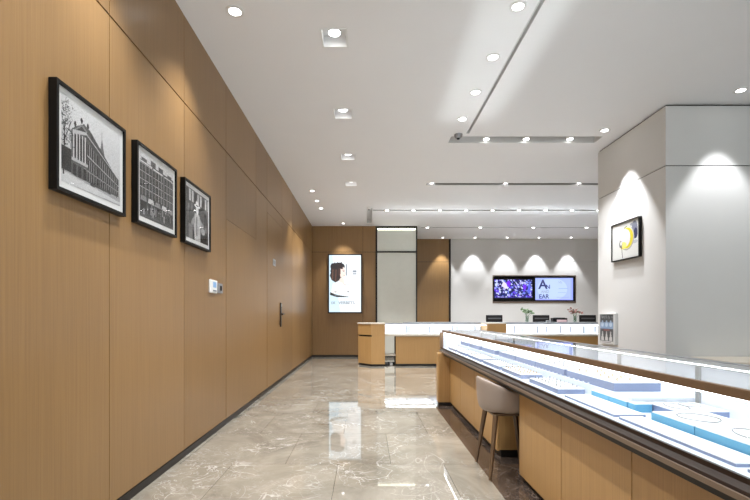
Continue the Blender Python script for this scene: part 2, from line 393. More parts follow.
for x, lb in ((2.52, 'small downlight over the set-back wood panel'), (3.57, 'first small downlight along the white back wall, left of the screens'), (4.62, 'second small downlight along the white back wall, over the left screen'), (5.67, 'third small downlight along the white back wall, over the gap between screens'), (6.72, 'fourth small downlight along the white back wall, over the right screen')):
    downlight(x, 14.74, .06, lb, W*.8, ang=62, blend=.4)
# square recessed fixtures
def square_fixture(x, y, lb):
    t = thing('recessed_spotlight', (x, y, H), lb, 'ceiling light', 'square recessed lights down the aisle')
    b = MB()
    b.box(x-.125, x+.125, y-.145, y-.128, H-.004, H+.1); b.box(x-.125, x+.125, y+.128, y+.145, H-.004, H+.1)
    b.box(x-.125, x-.108, y-.128, y+.128, H-.004, H+.1); b.box(x+.108, x+.125, y-.128, y+.128, H-.004, H+.1)
    b.box(x-.125, x+.125, y-.145, y+.145, H+.1, H+.11); b.build('housing', M['trim'], t)
    MB().lathe([(.0, .05), (.058, .05), (.066, .1), (0, .1)], (x, y, H), 24).build('lamp_head', M['greym'], t, smooth=True)
    MB().lathe([(.0, .046), (.054, .046), (.054, .0495), (0, .0495)], (x, y, H), 24).build('lens', M['lens'], t)
    spot(x, y, H+.03, W*(1.0 if y < 5 else 1.5), ang=90, blend=.8)
ln = ['out past the top of the photo', 'nearest and largest in view', 'second in view', 'third in view', 'farthest and smallest']
for (x, y), s_ in zip(sq, ln): square_fixture(x, y, 'square recessed spotlight in the aisle ceiling, '+s_)
# slots
def slot(rect, lb, d=.11, m='slot', lamps=(), side=1):
    x0, x1, y0, y1 = rect; t = thing('ceiling_slot', ((x0+x1)/2, (y0+y1)/2, H), lb, 'ceiling slot', 'long recessed slots in the ceiling')
    b = MB(); e = .004
    b.box(x0, x1, y0, y0+e, H, H+d); b.box(x0, x1, y1-e, y1, H, H+d); b.box(x0, x0+e, y0+e, y1-e, H, H+d); b.box(x1-e, x1, y0+e, y1-e, H, H+d); b.box(x0, x1, y0, y1, H+d, H+d+.01)
    b.build('liner', M[m], t)
    return t
def slot_lamp(x, y, lb, watt=W*.7, r=.05, tube=True, ang=85, up=.03):
    t = thing('slot_spotlight', (x, y, H), lb, 'spotlight', 'spotlights set along the ceiling slots')
    MB().lathe([(0, 0), (r, 0), (r*1.05, .06), (0, .06)], (x, y, H+up), 20).build('lamp_head', M['trim'], t, smooth=True)
    MB().lathe([(0, -.005), (r*.75, -.005), (r*.75, -.0005), (0, -.0005)], (x, y, H+up), 20).build('lens', M['lens'], t)
    spot(x, y, H-.03, watt, ang=ang); return t
S1 = slot(slots[0], 'wide grey cross slot nearest the camera, left of the white pillar')
S1b = slot(slots[1], 'long thin slot running down the ceiling toward the cross slot', m='slot', d=.05)
S2 = slot(slots[2], 'thin dark cross slot, second from the camera', m='slotd')
S3 = slot(slots[3], 'cross slot with many small lamps above the far counter', m='slotd')
S4 = slot(slots[4], 'short slot running to the wood wall left of the frosted pane', m='slot')
S5 = slot(slots[5], 'thin farthest cross slot just before the white wall', m='slotd', d=.04)
def nth(i, n): return ['leftmost', 'second from left', 'third from left', 'fourth from left', 'fifth from left', 'sixth from left', 'seventh from left', 'eighth from left', 'rightmost'][i if i < n-1 else 8]
for i, x in enumerate((1.76, 2.34, 2.98)): slot_lamp(x, 6.575, nth(i, 3)+' small lamp in the wide cross slot nearest the camera')
for i, x in enumerate((1.28, 2.72, 4.15)): slot_lamp(x, 8.73, nth(i, 3)+' small lamp in the thin cross slot beyond the wide one', r=.06)
for i in range(9): slot_lamp(.51+.64*i, 10.91, nth(i, 9)+' small lamp in the slot above the far counter', W*.6, r=.046, up=-.004)
for i in range(4): slot_lamp(1.78+1.54*i, 13.06, nth(i, 4)+' small lamp in the farthest thin slot', W*.8, r=.05, ang=110, up=-.005)
# small round sensor / spotlight where the long slot meets the cross slot, and its twin at the wood wall
t = thing('security_camera', (1.3, 6.42, H), 'small round white camera with a dark eye at the slot corner', 'camera')
MB().lathe([(.0, -.055), (.035, -.05), (.055, -.03), (.06, .002), (0, .002)], (1.3, 6.335, H), 20).build('dome', M['greym'], t, smooth=True)
MB().lathe([(.0, -.07), (.02, -.066), (.022, -.045), (0, -.045)], (1.3, 6.335, H), 14).build('lens', M['black'], t, smooth=True)
t = thing('security_camera', (.07, 10.66, H), 'tiny round camera with a dark eye at the left end of the far slot', 'camera')
MB().lathe([(.0, -.05), (.035, -.045), (.05, -.02), (.05, 0), (0, 0)], (.07, 10.64, H), 20).build('dome', M['trim'], t, smooth=True)
MB().lathe([(.0, -.065), (.02, -.06), (.02, -.04), (0, -.04)], (.07, 10.64, H), 14).build('lens', M['black'], t, smooth=True)

# ================================================================== PICTURES ON THE LEFT WALL
def cv_building():
    c = Cv(150, 112, g(.78)); c.a *= (1.05-.18*(1-c.V))[:, :, None]
    c.poly([(0, 0), (1, 0), (1, .13), (.5, .17), (0, .2)], g(.62)); c.poly([(0, 0), (1, .02), (1, .05), (0, .13)], g(.75))
    c.rect(.0, .14, .2, .42, g(.16))                                # dark wall at left
    body = [(.14, .13), (.14, .66), (.2, .72), (.34, .82), (.44, .78), (.5, .70), (.62, .60), (.97, .34), (.97, .12)]
    c.poly(body, g(.36)); c.poly([(.60, .58), (.62, .66), (.645, .80), (.67, .66), (.70, .54)], g(.42)); c.line(.645, .78, .645, .86, .008, g(.3))
    vp = (1.35, .14)
    def rail(v, t, col, u0=.34):                                    # cornice lines that run to the vanishing point
        for k in range(1): c.line(u0, v, .97, v+(vp[1]-v)*(.97-u0)/(vp[0]-u0), t, g(col))
    c.poly([(.44, .78), (.97, .34), (.97, .12), (.44, .1)], g(.30))
    for k in range(15):
        u = .40+k*.038; top = .70+(vp[1]-.70)*(u-.34)/(vp[0]-.34)
        for r0, r1 in ((.88, .62), (.52, .30), (.22, .04)):
            h0, h1 = .12+(top-.12)*r0, .12+(top-.12)*r1
            c.rect(u, h1, u+.018, h0, g(.09)); c.rect(u+.018, h1, u+.024, h0, g(.62))
    for v, t, col in ((.735, .012, .72), (.70, .012, .2), (.47, .012, .7), (.45, .01, .15), (.27, .01, .6)): rail(v, t, col)
    c.poly([(.16, .62), (.38, .70), (.38, .74), (.16, .67)], g(.7)); c.poly([(.19, .68), (.30, .80), (.40, .74)], g(.5)); c.poly([(.22, .69), (.30, .77), (.37, .73)], g(.25))
    for u in (.17, .215, .26, .305, .35): c.rect(u, .34, u+.016, .66, g(.72)); c.rect(u+.018, .36, u+.04, .62, g(.12))
    c.rect(.15, .30, .40, .335, g(.68)); 
    for u in (.17, .25, .33): c.rect(u, .13, u+.045, .27, g(.1))
    for u, v in ((.2, .75), (.3, .84), (.40, .82), (.47, .72)): c.ell(u, v, .018, .035, g(.2))
    for k in range(110):                                            # bare tree
        u, v = .02+abs(RS.randn())*.07, .45+RS.rand()*.5; a = RS.rand()*6.3
        c.line(u, v, u+.05*math.cos(a), v+.06*math.sin(a), .006, g(.2))
    c.line(.03, .1, .05, .7, .022, g(.1)); c.line(.05, .5, .14, .75, .012, g(.12)); c.line(.05, .55, .0, .8, .012, g(.12))
    for k in range(14): u = RS.rand()*.3+.65; c.rect(u, .10, u+.008, .15, g(.1))
    c.a = np.clip(c.a, 0, 1)**1.15; return c.noise(.10)
def cv_street():
    c = Cv(130, 104, g(.28))
    c.rect(0, .88, 1, 1, g(.8))
    for u, h_ in ((.05, .93), (.3, .97), (.52, .95), (.8, .92)): c.rect(u, .86, u+.14, h_, g(.35))
    c.line(0, .87, 1, .84, .02, g(.85))
    for r in range(4):
        v = .36+r*.125
        c.rect(0, v+.1, 1, v+.115, g(.7)); c.rect(0, v-.008, 1, v+.004, g(.1))
        for k in range(11):
            u = .02+k*.09; c.rect(u, v+.01, u+.045, v+.09, g(.07+.12*RS.rand())); c.rect(u+.047, v, u+.06, v+.1, g(.62)); c.rect(u+.02, v+.01, u+.026, v+.09, g(.5))
    for u in (.33, .66): c.rect(u, .12, u+.025, .88, g(.5)); c.rect(u+.025, .12, u+.04, .88, g(.08))
    for k in range(5): u = .02+k*.2; c.poly([(u, .26), (u+.17, .26), (u+.15, .34), (u+.02, .34)], g(.75 if k % 2 else .55)); c.rect(u+.01, .1, u+.16, .26, g(.08))
    for k in range(26): u, v = RS.rand(), .06+RS.rand()*.14; q = RS.rand(); c.rect(u, v-.05, u+.02, v+.06, g(.05+.75*q)); c.ell(u+.01, v+.075, .009, .014, g(.7*(1-q)+.15))
    c.rect(0, 0, 1, .05, g(.35))
    c.a = np.clip(c.a, 0, 1)**1.25; return c.noise(.2)
def cv_figure():
    c = Cv(110, 88, g(.24))
    for k in range(60): u, v = RS.rand(), RS.rand(); c.rect(u, v, u+.03+.05*RS.rand(), v+.08+.15*RS.rand(), g(.05+.6*RS.rand()), .7)
    for k in range(9): c.rect(k*.12, .75, k*.12+.07, .98, g(.75 if k % 3 else .3))
    c.poly([(.36, .0), (.30, .42), (.38, .56), (.56, .56), (.66, .40), (.64, .0)], g(.72))
    c.poly([(.56, .52), (.80, .36), (.78, .28), (.60, .38)], g(.62)); c.poly([(.36, .52), (.2, .34), (.24, .26), (.38, .38)], g(.6))
    c.ell(.47, .64, .06, .10, g(.82)); c.ell(.47, .72, .13, .03, g(.9)); c.ell(.47, .76, .065, .06, g(.85)); c.rect(.41, .715, .53, .735, g(.2))
    c.poly([(.62, 0), (.62, .30), (.78, .34), (.9, .2), (.9, 0)], g(.12)); c.ell(.74, .25, .1, .07, g(.66)); c.rect(.44, .1, .47, .5, g(.3)); c.rect(.1, .0, .26, .3, g(.5))
    c.a = np.clip(c.a, 0, 1)**1.25; return c.noise(.2)
def frame_left(y0, y1, z0, z1, cv, lb):
    t = thing('framed_photo', (XL, (y0+y1)/2, z0), lb, 'framed photo', 'black framed photographs on the wood wall')
    xf = XL+.042; b = MB(); fw = .018
    b.box(XL+.001, xf, y0, y0+fw, z0, z1); b.box(XL+.001, xf, y1-fw, y1, z0, z1); b.box(XL+.001, xf, y0+fw, y1-fw, z0, z0+fw); b.box(XL+.001, xf, y0+fw, y1-fw, z1-fw, z1)
    b.box(XL+.001, XL+.008, y0+fw, y1-fw, z0+fw, z1-fw); b.build('frame', M['black'], t)
    bx('mount', M['mat_'], t, XL+.008, XL+.030, y0+fw, y1-fw, z0+fw, z1-fw)
    p = .036; print_mesh('photo_print', cv, M['photo'], t, (XL+.0312, y0+fw+p*.85, z0+fw+p), (0, 1, 0), (0, 0, 1), y1-y0-2*fw-1.7*p, z1-z0-2*fw-2*p)
    bx('picture_glass', M['pglass'], t, XL+.035, XL+.037, y0+fw, y1-fw, z0+fw, z1-fw)
frame_left(2.18, 2.81, 1.812, 2.354, cv_building(), 'black framed photo of an ornate stone building with a turret, nearest of the three')
frame_left(2.95, 3.57, 1.810, 2.350, cv_street(), 'black framed photo of a crowded row of shopfronts, middle of the three')
frame_left(3.726, 4.35, 1.806, 2.345, cv_figure(), 'black framed photo of a person in a pale hat, farthest of the three')
# wall controls
t = thing('wall_thermostat', (XL, 4.50, 1.43), 'white thermostat with a blue display on the wood wall', 'thermostat')
t = bx('body', M['plast'], t, XL+.0005, XL+.022, 4.40, 4.60, 1.42, 1.55, bevel=.006)
bx('display', M['lcd'], t, XL+.022, XL+.0235, 4.47, 4.56, 1.475, 1.53); 
for i in range(3): bx('button', M['greyf'], t, XL+.022, XL+.0245, 4.465+i*.036, 4.49+i*.036, 1.435, 1.45)
t = thing('light_switch', (XL, 4.62, 1.43), 'small grey switch plate just right of the thermostat', 'switch')
bx('plate', M['greym'], t, XL+.0005, XL+.012, 4.66, 4.80, 1.43, 1.53, bevel=.003)
bx('key', M['black'], t, XL+.012, XL+.018, 4.72, 4.76, 1.455, 1.505, bevel=.002)
t = thing('sign_plate', (XL, 7.5, 2.0), 'small square silver plate mounted high on the door', 'sign')
bx('plate', M['steel'], t, XL+.0025, XL+.012, 7.42, 7.62, 2.02, 2.13, bevel=.002); bx('inset', M['greym'], t, XL+.012, XL+.014, 7.45, 7.59, 2.045, 2.105)

# ================================================================== LIT PORTRAIT POSTER
PX0, PX1, PZ0, PZ1 = -1.085, -.11, 1.25, 2.94
t = thing('light_box_poster', ((PX0+PX1)/2, YB, PZ0), 'tall backlit poster of a dark-haired woman on the wood back wall', 'poster')
b = MB(); y0, y1 = YB-.05, YB-.001; fw = .035
b.box(PX0, PX0+fw, y0, y1, PZ0, PZ1); b.box(PX1-fw, PX1, y0, y1, PZ0, PZ1); b.box(PX0+fw, PX1-fw, y0, y1, PZ0, PZ0+fw); b.box(PX0+fw, PX1-fw, y0, y1, PZ1-fw, PZ1)
b.box(PX0+fw, PX1-fw, y0+.012, y1, PZ0+fw, PZ1-fw); b.build('frame', M['darkbronze'], t)
c = Cv(100, 176, (.93, .97, 1.0))
c.poly([(0, 0), (.35, 0), (.1, 1), (0, 1)], (.82, .92, .98)); c.rect(.62, .1, .9, .95, (.97, .98, 1)); c.rect(.6, .3, .615, .9, (.88, .94, .98))
dk = (.13, .11, .13)
for k in range(150):
    a = RS.rand()*2*PI; rr = .5+.5*RS.rand(); u, v = .29+.23*rr*math.cos(a), .73+.135*rr*math.sin(a)
    if u > .44 and .62 < v < .82: continue
    q = RS.rand(); c.ell(u, v, .035, .018, (.10+.18*q, .09+.12*q, .12+.10*q), rot=RS.rand()*3)
c.ell(.30, .80, .19, .07, dk); c.ell(.13, .70, .08, .09, dk); c.ell(.22, .62, .09, .07, (.26, .17, .15))
c.ell(.20, .60, .10, .05, (.18, .13, .14), rot=.4); c.ell(.33, .60, .05, .05, (.24, .17, .16)); c.ell(.12, .80, .08, .06, dk)
c.ell(.41, .70, .095, .095, (.97, .88, .84)); c.ell(.46, .67, .06, .05, (.97, .89, .85)); c.poly([(.33, .60), (.46, .60), (.48, .50), (.3, .50)], (.95, .87, .83))
c.poly([(.10, .78), (.02, .64), (.08, .56), (.2, .52), (.30, .55), (.36, .60), (.32, .72)], (.20, .14, .14)); c.line(.12, .74, .10, .58, .02, (.42, .30, .24)); c.line(.22, .74, .2, .55, .02, (.40, .27, .22)); c.ell(.32, .71, .04, .08, (.28, .18, .16)); c.ell(.34, .80, .10, .035, (.17, .12, .13), rot=-.3)
c.line(.42, .735, .49, .735, .008, (.25, .2, .2)); c.ell(.46, .715, .02, .006, (.3, .25, .25)); c.line(.505, .70, .515, .675, .006, (.8, .66, .62)); c.line(.46, .645, .50, .645, .008, (.75, .35, .35))
c.poly([(.06, .32), (.12, .5), (.3, .54), (.46, .50), (.62, .40), (.6, .36), (.3, .33)], (.98, .97, .96)); c.line(.45, .50, .66, .41, .015, (.93, .86, .82)); c.line(.66, .41, .72, .50, .012, (.93, .86, .82))
c.line(.44, .49, .70, .49, .006, (.55, .58, .6)); c.ell(.60, .36, .03, .014, (.6, .6, .62)); c.ell(.2, .355, .05, .012, (.72, .72, .72))
c.poly([(.03, .35), (.25, .30), (.66, .265), (.5, .26), (.25, .26), (.03, .30)], (.16, .17, .18)); c.poly([(.12, .32), (.3, .285), (.2, .28)], (.45, .45, .46))
c.rect(.53, .64, .56, .84, (.5, .53, .56)); c.rect(.74, .70, .86, .735, (.55, .58, .62)); c.rect(.74, .66, .86, .69, (.66, .69, .72))
c.line(.1, .19, .9, .2, .003, (.7, .8, .85))
print_mesh('lit_film', c, M['lbox'], t, (PX0+fw, y0+.010, PZ0+fw), (1, 0, 0), (0, 0, 1), PX1-PX0-2*fw, PZ1-PZ0-2*fw)
text('lettering', 'DR', M['ink'], t, (PX0+.09, y0+.008, PZ0+.26), .10, (PI/2, 0, 0), .9)
text('lettering', 'VERBETS', M['ink'], t, (PX0+.30, y0+.008, PZ0+.26), .11, (PI/2, 0, 0), 1.1)

# ================================================================== FROSTED PANE
GX0, GX1 = .285, 1.46
t = thing('frosted_glass_screen', ((GX0+GX1)/2, YB, 0), 'tall pale frosted glass screen in a dark frame, right end of the wood wall', 'glass screen')
b = MB(); y0, y1 = YB-.04, YB+.011
b.box(GX0, GX0+.035, y0, y1, .06, H-.03); b.box(GX1-.035, GX1, y0, y1, .06, H-.03); b.box(GX0+.035, GX1-.035, y0, y1, H-.065, H-.03); b.box(GX0+.035, GX1-.035, y0, y1, ZS-.02, ZS+.02); b.box(GX0+.035, GX1-.035, y0, y1, .06, .1)
b.build('frame', M['kick'], t)
for z0, z1 in ((.1, ZS-.02), (ZS+.02, H-.065)): bx('pane', M['frost'], t, GX0+.035, GX1-.035, YB-.012, YB-.006, z0, z1)
bx('light_strip', M['strip2'], t, GX0+.05, GX1-.05, YB-.022, YB-.013, H-.11, H-.07)
for z in (2.5, 1.95): bx('joint_line', M['frost'], t, GX0+.035, GX1-.035, YB-.0145, YB-.012, z, z+.01)
bx('plinth', M['kick'], t, GX0, GX1, YB-.02, YB+.01, 0, .06)

# ================================================================== SCREENS ON THE WHITE WALL
n_ = MB(); a0, a1, z0, z1 = TVH; e = .03
n_.box(a0, a1, YW-.005, YW+.155, z0, z0+e+.03); n_.box(a0, a1, YW-.005, YW+.155, z1-e, z1); n_.box(a0, a0+e*.6, YW-.005, YW+.155, z0+e+.03, z1-e); n_.box(a1-e*.6, a1, YW-.005, YW+.155, z0+e+.03, z1-e)
n_.cur = 1; n_.box(a0+e*.6, a1-e*.6, YW+.14, YW+.155, z0+e+.03, z1-e)
struct(n_.build('trim_2', [M['niche'], M['black']]))
def tv(x0, x1, z0, z1, sx0, sx1, sz0, sz1, cv, lb):
    t = thing('wall_screen', ((x0+x1)/2, YW+.1, z0), lb, 'screen', 'pair of screens in the wall niche')
    bz = bx('bezel', M['black'], t, x0, x1, YW+.03, YW+.135, z0, z1, bevel=.006)
    print_mesh('display', cv, M['tv'], bz, (sx0, YW+.028, sz0), (1, 0, 0), (0, 0, 1), sx1-sx0, sz1-sz0); return t
c = Cv(120, 56, (.12, .14, .42))
for k in range(300):
    u, v = RS.rand(), RS.rand(); q = RS.rand()
    col = [(.80, .84, 1), (.45, .52, .92), (.06, .06, .25), (.35, .2, .85), (.68, .66, .98), (.05, .08, .3)][k % 6]
    a = RS.rand()*6.3; s_ = .02+.035*RS.rand()
    c.poly([(u+s_*math.cos(a+j*2.2+.3*q), v+2*s_*math.sin(a+j*2.2)) for j in range(3)], col)
c.poly([(.30, .80), (.38, .96), (.44, .82), (.39, .55)], (.45, .12, .98)); c.poly([(.18, .65), (.24, .9), (.31, .8), (.36, .56), (.3, .5)], (.86, .84, 1))
c.ell(.8, .6, .05, .14, (.42, .15, .9)); c.ell(.92, .5, .04, .3, (.35, .4, .9)); c.rect(0, 0, 1, .03, (.2, .2, .5))
tv(4.255, 5.63, 1.665, 2.485, 4.30, 5.565, 1.77, 2.385, c, 'left black screen showing blue and violet gemstones')
c = Cv(110, 66, (.66, .73, 1.0)); c.ell(.45, .5, .4, .5, (.72, .80, 1.0)); c.rect(0, 0, 1, .05, (.6, .62, .98)); c.rect(0, .95, 1, 1, (.62, .68, .98)); c.rect(.94, 0, 1, 1, (.60, .66, .98))
c.rect(.62, .52, .86, .53, (.5, .58, .85)); c.rect(.55, .22, .88, .232, (.45, .5, .75)); c.rect(.6, .34, .82, .35, (.58, .64, .9)); c.rect(.56, .12, .9, .13, (.6, .62, .95))
T2 = tv(5.635, 7.0, 1.665, 2.485, 5.67, 6.93, 1.70, 2.44, c, 'right screen showing large dark letters on pale blue')
rt = (PI/2, 0, 0)
text('lettering', 'A', M['navy'], T2, (5.78, YW+.026, 2.08), .43, rt); text('lettering', 'N', M['navy'], T2, (6.02, YW+.026, 2.08), .19, rt)
text('lettering', 'AND', M['ink'], T2, (5.86, YW+.026, 1.94), .13, rt, .95)
text('lettering', 'EAR', M['navy'], T2, (5.79, YW+.026, 1.755), .20, rt, .95); text('lettering', 'VS.', M['ink'], T2, (6.44, YW+.026, 2.26), .10, rt)

# ================================================================== PILLAR: PAINTING AND LIGHT BOX
t = thing('framed_painting', (CX, 6.22, 1.965), 'thin black framed abstract painting with a yellow crescent on the white pillar', 'painting')
y0, y1, z0, z1, xf = 5.885, 6.55, 1.965, 2.497, CX-.042; b = MB(); fw = .014
b.box(xf, CX-.001, y0, y0+fw, z0, z1); b.box(xf, CX-.001, y1-fw, y1, z0, z1); b.box(xf, CX-.001, y0+fw, y1-fw, z0, z0+fw); b.box(xf, CX-.001, y0+fw, y1-fw, z1-fw, z1); b.box(CX-.012, CX-.001, y0+fw, y1-fw, z0+fw, z1-fw)
b.build('frame', M['black'], t); bx('backing', M['mat_'], t, xf+.014, CX-.012, y0+fw, y1-fw, z0+fw, z1-fw)
c = Cv(120, 96, (.80, .80, .79)); c.rect(.05, .05, .95, .95, (.82, .82, .81))
c.ell(.84, .72, .11, .24, (.35, .36, .45), .8); c.ell(.88, .62, .07, .14, (.13, .14, .3)); c.ell(.80, .88, .13, .04, (.45, .46, .5), .8); c.ell(.86, .4, .09, .05, (.6, .62, .66), .7)
c.ell(.56, .55, .27, .33, (.62, .60, .57)); c.ell(.55, .565, .25, .31, (.80, .80, .76)); c.ell(.57, .55, .22, .28, (.80, .74, .15)); c.ell(.50, .56, .19, .24, (.83, .81, .84))
c.ell(.36, .70, .15, .16, (.82, .82, .81)); c.poly([(.2, .9), (.5, .95), (.52, .85), (.44, .82), (.42, .62), (.30, .55), (.2, .6)], (.82, .82, .81)); c.line(.46, .84, .56, .87, .03, (.5, .5, .3))
c.ell(.42, .37, .13, .10, (.93, .87, .3), .7); c.ell(.33, .42, .06, .10, (.45, .44, .42)); c.ell(.345, .43, .035, .07, (.85, .85, .84))
c.line(.36, .38, .40, .04, .03, (.42, .41, .42)); c.line(.30, .42, .36, .30, .02, (.35, .34, .34))
print_mesh('canvas', c.noise(.03), M['art'], t, (xf+.0125, y1-fw, z0+fw), (0, -1, 0), (0, 0, 1), y1-y0-2*fw, z1-z0-2*fw)
t = thing('light_box_sign', (CX, 6.65, .78), 'small dark light box with pale bust shapes low on the white pillar', 'light box')
xf = CX-.055
bx('case', M['mat_'], t, xf, CX-.001, 6.445, 6.855, .77, 1.225, bevel=.004)
c = Cv(54, 60, (.90, .88, .86)); c.rect(.05, .08, .95, .98, (.10, .10, .12)); c.rect(.05, .50, .95, .72, (.55, .66, .80)); c.rect(.05, .72, .95, .98, (.13, .12, .13)); c.rect(.3, .44, .7, .49, (.6, .25, .22))
for k in range(16): u = .1+RS.rand()*.8; c.ell(u, .86+.08*RS.rand(), .04, .03, (.45+.3*RS.rand(),)*3)
for u in (.22, .5, .78):
    c.ell(u, .64, .09, .08, (.85, .92, 1)); c.ell(u, .74, .05, .05, (.70, .78, .88))
    c.poly([(u-.1, .1), (u+.1, .1), (u+.08, .24), (u-.08, .24)], (.92, .90, .88)); c.ell(u, .28, .05, .06, (.9, .88, .86)); c.ell(u, .37, .045, .045, (.80, .78, .76))
c.rect(.2, .03, .8, .05, (.5, .4, .35))
print_mesh('lit_film', c, M['lbox2'], t, (xf-.001, 6.85, .78), (0, -1, 0), (0, 0, 1), .40, .435)

# ================================================================== NEAR COUNTER
def cabinet(name, y0, y1, x0, x1, z1, lb, grp, doors=1):
    t = thing(name, ((x0+x1)/2, (y0+y1)/2, 0), lb, 'cabinet', grp); e = .0035
    bx('body', M['gap'], t, x0+.022, x1, y0+e, y1-e, .06, z1)
    bx('side_panel', M['woodx'], t, x0+.0205, x1, y0+.0002, y0+e-.0003, .06, z1)
    bx('plinth', M['kick'], t, x0+.03, x1-.02, y0+.001, y1-.001, 0, .06)
    bx('door', M['woodx'], t, x0, x0+.02, y0+e, y1-e, .05, z1-.012, bevel=.0015)
    return t
NC = 'oak cabinets under the near glass counter'; XC = 1.11; CT = .665
for a, b_, lb in ((5.29, 5.94, 'oak cabinet at the far end of the near counter, beside the end panel'), (4.62, 5.29, 'oak cabinet second from the far end of the near counter'), (3.80, 4.62, 'oak cabinet just beyond the taupe stool'),
              (2.56, 3.262, 'oak cabinet on the near side of the taupe stool'), (1.88, 2.56, 'oak cabinet second nearest the camera, in view at bottom right'), (1.20, 1.88, 'oak cabinet at the bottom right corner of the photo'), (.50, 1.20, 'oak cabinet nearest the camera, below the picture edge')):
    cabinet('counter_cabinet', a, b_, XC, 1.62, CT, lb, NC)
t = thing('end_panel', (1.3, 6.03, 0), 'oak end panel with a dark foot closing the far end of the near counter', 'counter end panel')
bx('panel', M['woodx'], t, .955, 1.62, 5.95, 6.10, .045, .695, bevel=.003); bx('foot', M['kick'], t, .965, 1.61, 5.96, 6.09, 0, .045)
tag(bx('knee_space_panel', M['woodx'], None, 1.50, 1.62, 3.315, 3.795, 0, CT, loc=(1.56, 3.55, 0)), 'oak back panel of the knee space behind the taupe stool', 'panel')
CY, CYE = .3, 6.15
t = thing('glass_display_case', (1.3, 3.2, CT), 'long glass jewellery case with bronze rails running to the camera', 'display case')
Z0 = .76
b = MB(); b.prism([(1.0, .702), (1.0, .7195), (1.002, .7215), (1.045, .7215), (1.045, .702)], CY, CYE, 'y'); b.build('counter_rail', M['bronze'], t)
b = MB(); b.prism([(1.10, CT), (1.03, CT+.004), (1.03, .702), (1.0455, .702), (1.0455, .750), (1.62, .750), (1.62, CT)], CY, 5.948, 'y'); b.box(1.0455, 1.62, 5.948, CYE-.002, .6965, .750); b.build('base_board', M['kick'], t)
b = MB(); b.prism([(1.003, .722), (1.008, .731), (1.028, .743), (1.032, .757), (1.0445, .757), (1.0445, .722)], CY, CYE, 'y'); b.build('glazing_bead', M['darkbronze'], t)
bx('deck', M['deck'], t, 1.045, 1.56, CY, CYE-.03, .750, .753)
bx('rear_step', M['deck'], t, 1.25, 1.548, 2.12, CYE-.03, .753, .81)
bx('top_rail', M['brown'], t, 1.035, 1.055, CY, CYE, .966, .995, bevel=.002)
b = MB(); b.box(1.548, 1.575, CY, CYE, .962, .995); b.build('rear_rail', M['greym'], t)
bx('front_glass', M['glass'], t, 1.047, 1.051, CY, CYE-.05, .7535, .966)
bx('top_glass', M['glass'], t, 1.055, 1.548, CY, CYE, .988, .993)
bx('end_post', M['brown'], t, 1.005, 1.050, CYE-.04, CYE, .750, .966, bevel=.002)
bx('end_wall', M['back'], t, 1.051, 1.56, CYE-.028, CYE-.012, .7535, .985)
bx('end_wall_facing', M['brown'], t, 1.051, 1.57, CYE-.012, CYE, .7535, .985)
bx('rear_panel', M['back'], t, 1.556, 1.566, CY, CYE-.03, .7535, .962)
for k in range(10):
    y = 5.37-.655*k+.66
    if y < CYE-.1 and y > .4: bx('divider', M['slotd'], t, 1.545, 1.5555, y-.012, y+.012, .811 if y > 2.1 else .754, .962)
bx('led_strip', M['strip'], t, 1.056, 1.066, CY+.02, CYE-.05, .958, .9655)
bx('led_strip', M['strip'], t, 1.543, 1.5475, CY+.02, CYE-.05, .968, .9715)
# trays; every tray is a thing, lids of one box of board
def tray(name, x0, x1, y0, y1, z0, z1, side, lb, grp, cat='tray'):
    t = thing(name, ((x0+x1)/2, (y0+y1)/2, z0), lb, cat, grp)
    bx('base', M[side], t, x0, x1, y0, y1, z0+.0003, z1-.004); bx('pad', M['tray'], t, x0+.001, x1-.001, y0+.001, y1-.001, z1-.004, z1, bevel=.001)
    return t
ring_m = MB(); pts = [(0, .006*math.cos(a), .007+.006*math.sin(a)) for a in [2*PI*i/12 for i in range(13)]]
ring_m.tube([(a*1.1, b*1.1, c*1.1) for a, b, c in pts], .0019, 5); 
first_ring = {}
def rings(x0, x1, y0, y1, z, nx, ny, lb, grp, kind='gold', prob=1):
    for i in range(nx):
        for j in range(ny):
            if RS.rand() > prob: continue
            x = x0+(x1-x0)*(i+.5)/nx; y = y0+(y1-y0)*(j+.5)/ny
            if kind not in first_ring:
                o = ring_m.build('ring', M[kind], loc=(0, 0, 0), smooth=True) if kind != 'pearl' else MB().lathe([(0, 0), (.004, .001), (.006, .005), (.005, .009), (0, .011)], (0, 0, 0), 10).build('pearl_stud', M['pearl'], smooth=True)
                first_ring[kind] = o
            else: o = first_ring[kind].copy(); COL.objects.link(o)
            o.location = (x, y, z); tag(o, lb, 'ring' if kind != 'pearl' else 'pearl stud', grp)
pos = ['nearest', 'second nearest', 'third nearest', 'fourth nearest', 'fifth nearest', 'farthest']
for i, (a, b_) in enumerate(((2.54, 2.99), (3.15, 3.60), (3.67, 4.17), (4.28, 4.78), (4.90, 5.35), (5.47, 5.92))):
    lb = pos[i]+' white tray of rings along the front glass of the near counter'
    tray('jewellery_tray', 1.085, 1.235, a, b_, .753, .783, 'tray_side', lb, 'white trays along the front glass')
    rings(1.09, 1.23, a+.01, b_-.01, .783, 3, 8 if i < 4 else 5, 'tiny ring standing on the '+pos[i]+' front tray', 'rings on the '+pos[i]+' front tray', 'gold' if i % 2 else 'silver', .9)
for i, (a, b_) in enumerate(((2.29, 2.83), (2.87, 3.34), (3.36, 3.79), (3.81, 4.27), (4.40, 4.90), (5.0, 5.5), (5.6, 6.0))):
    ps = ['nearest', 'second nearest', 'third nearest', 'fourth nearest', 'fifth nearest', 'sixth nearest', 'farthest'][i]
    lb = ps+' raised grey-edged block along the rear of the near counter'
    tray('raised_display_block', 1.262, 1.50, a, b_, .81, .856, 'tray_side', lb, 'raised blocks along the rear of the near counter', 'display block')
    rings(1.28, 1.48, a+.02, b_-.02, .856, 3, 6 if i < 4 else 4, 'tiny ring standing on the '+ps+' raised block', 'rings on the '+ps+' raised block', 'silver' if i % 2 else 'gold', .85)
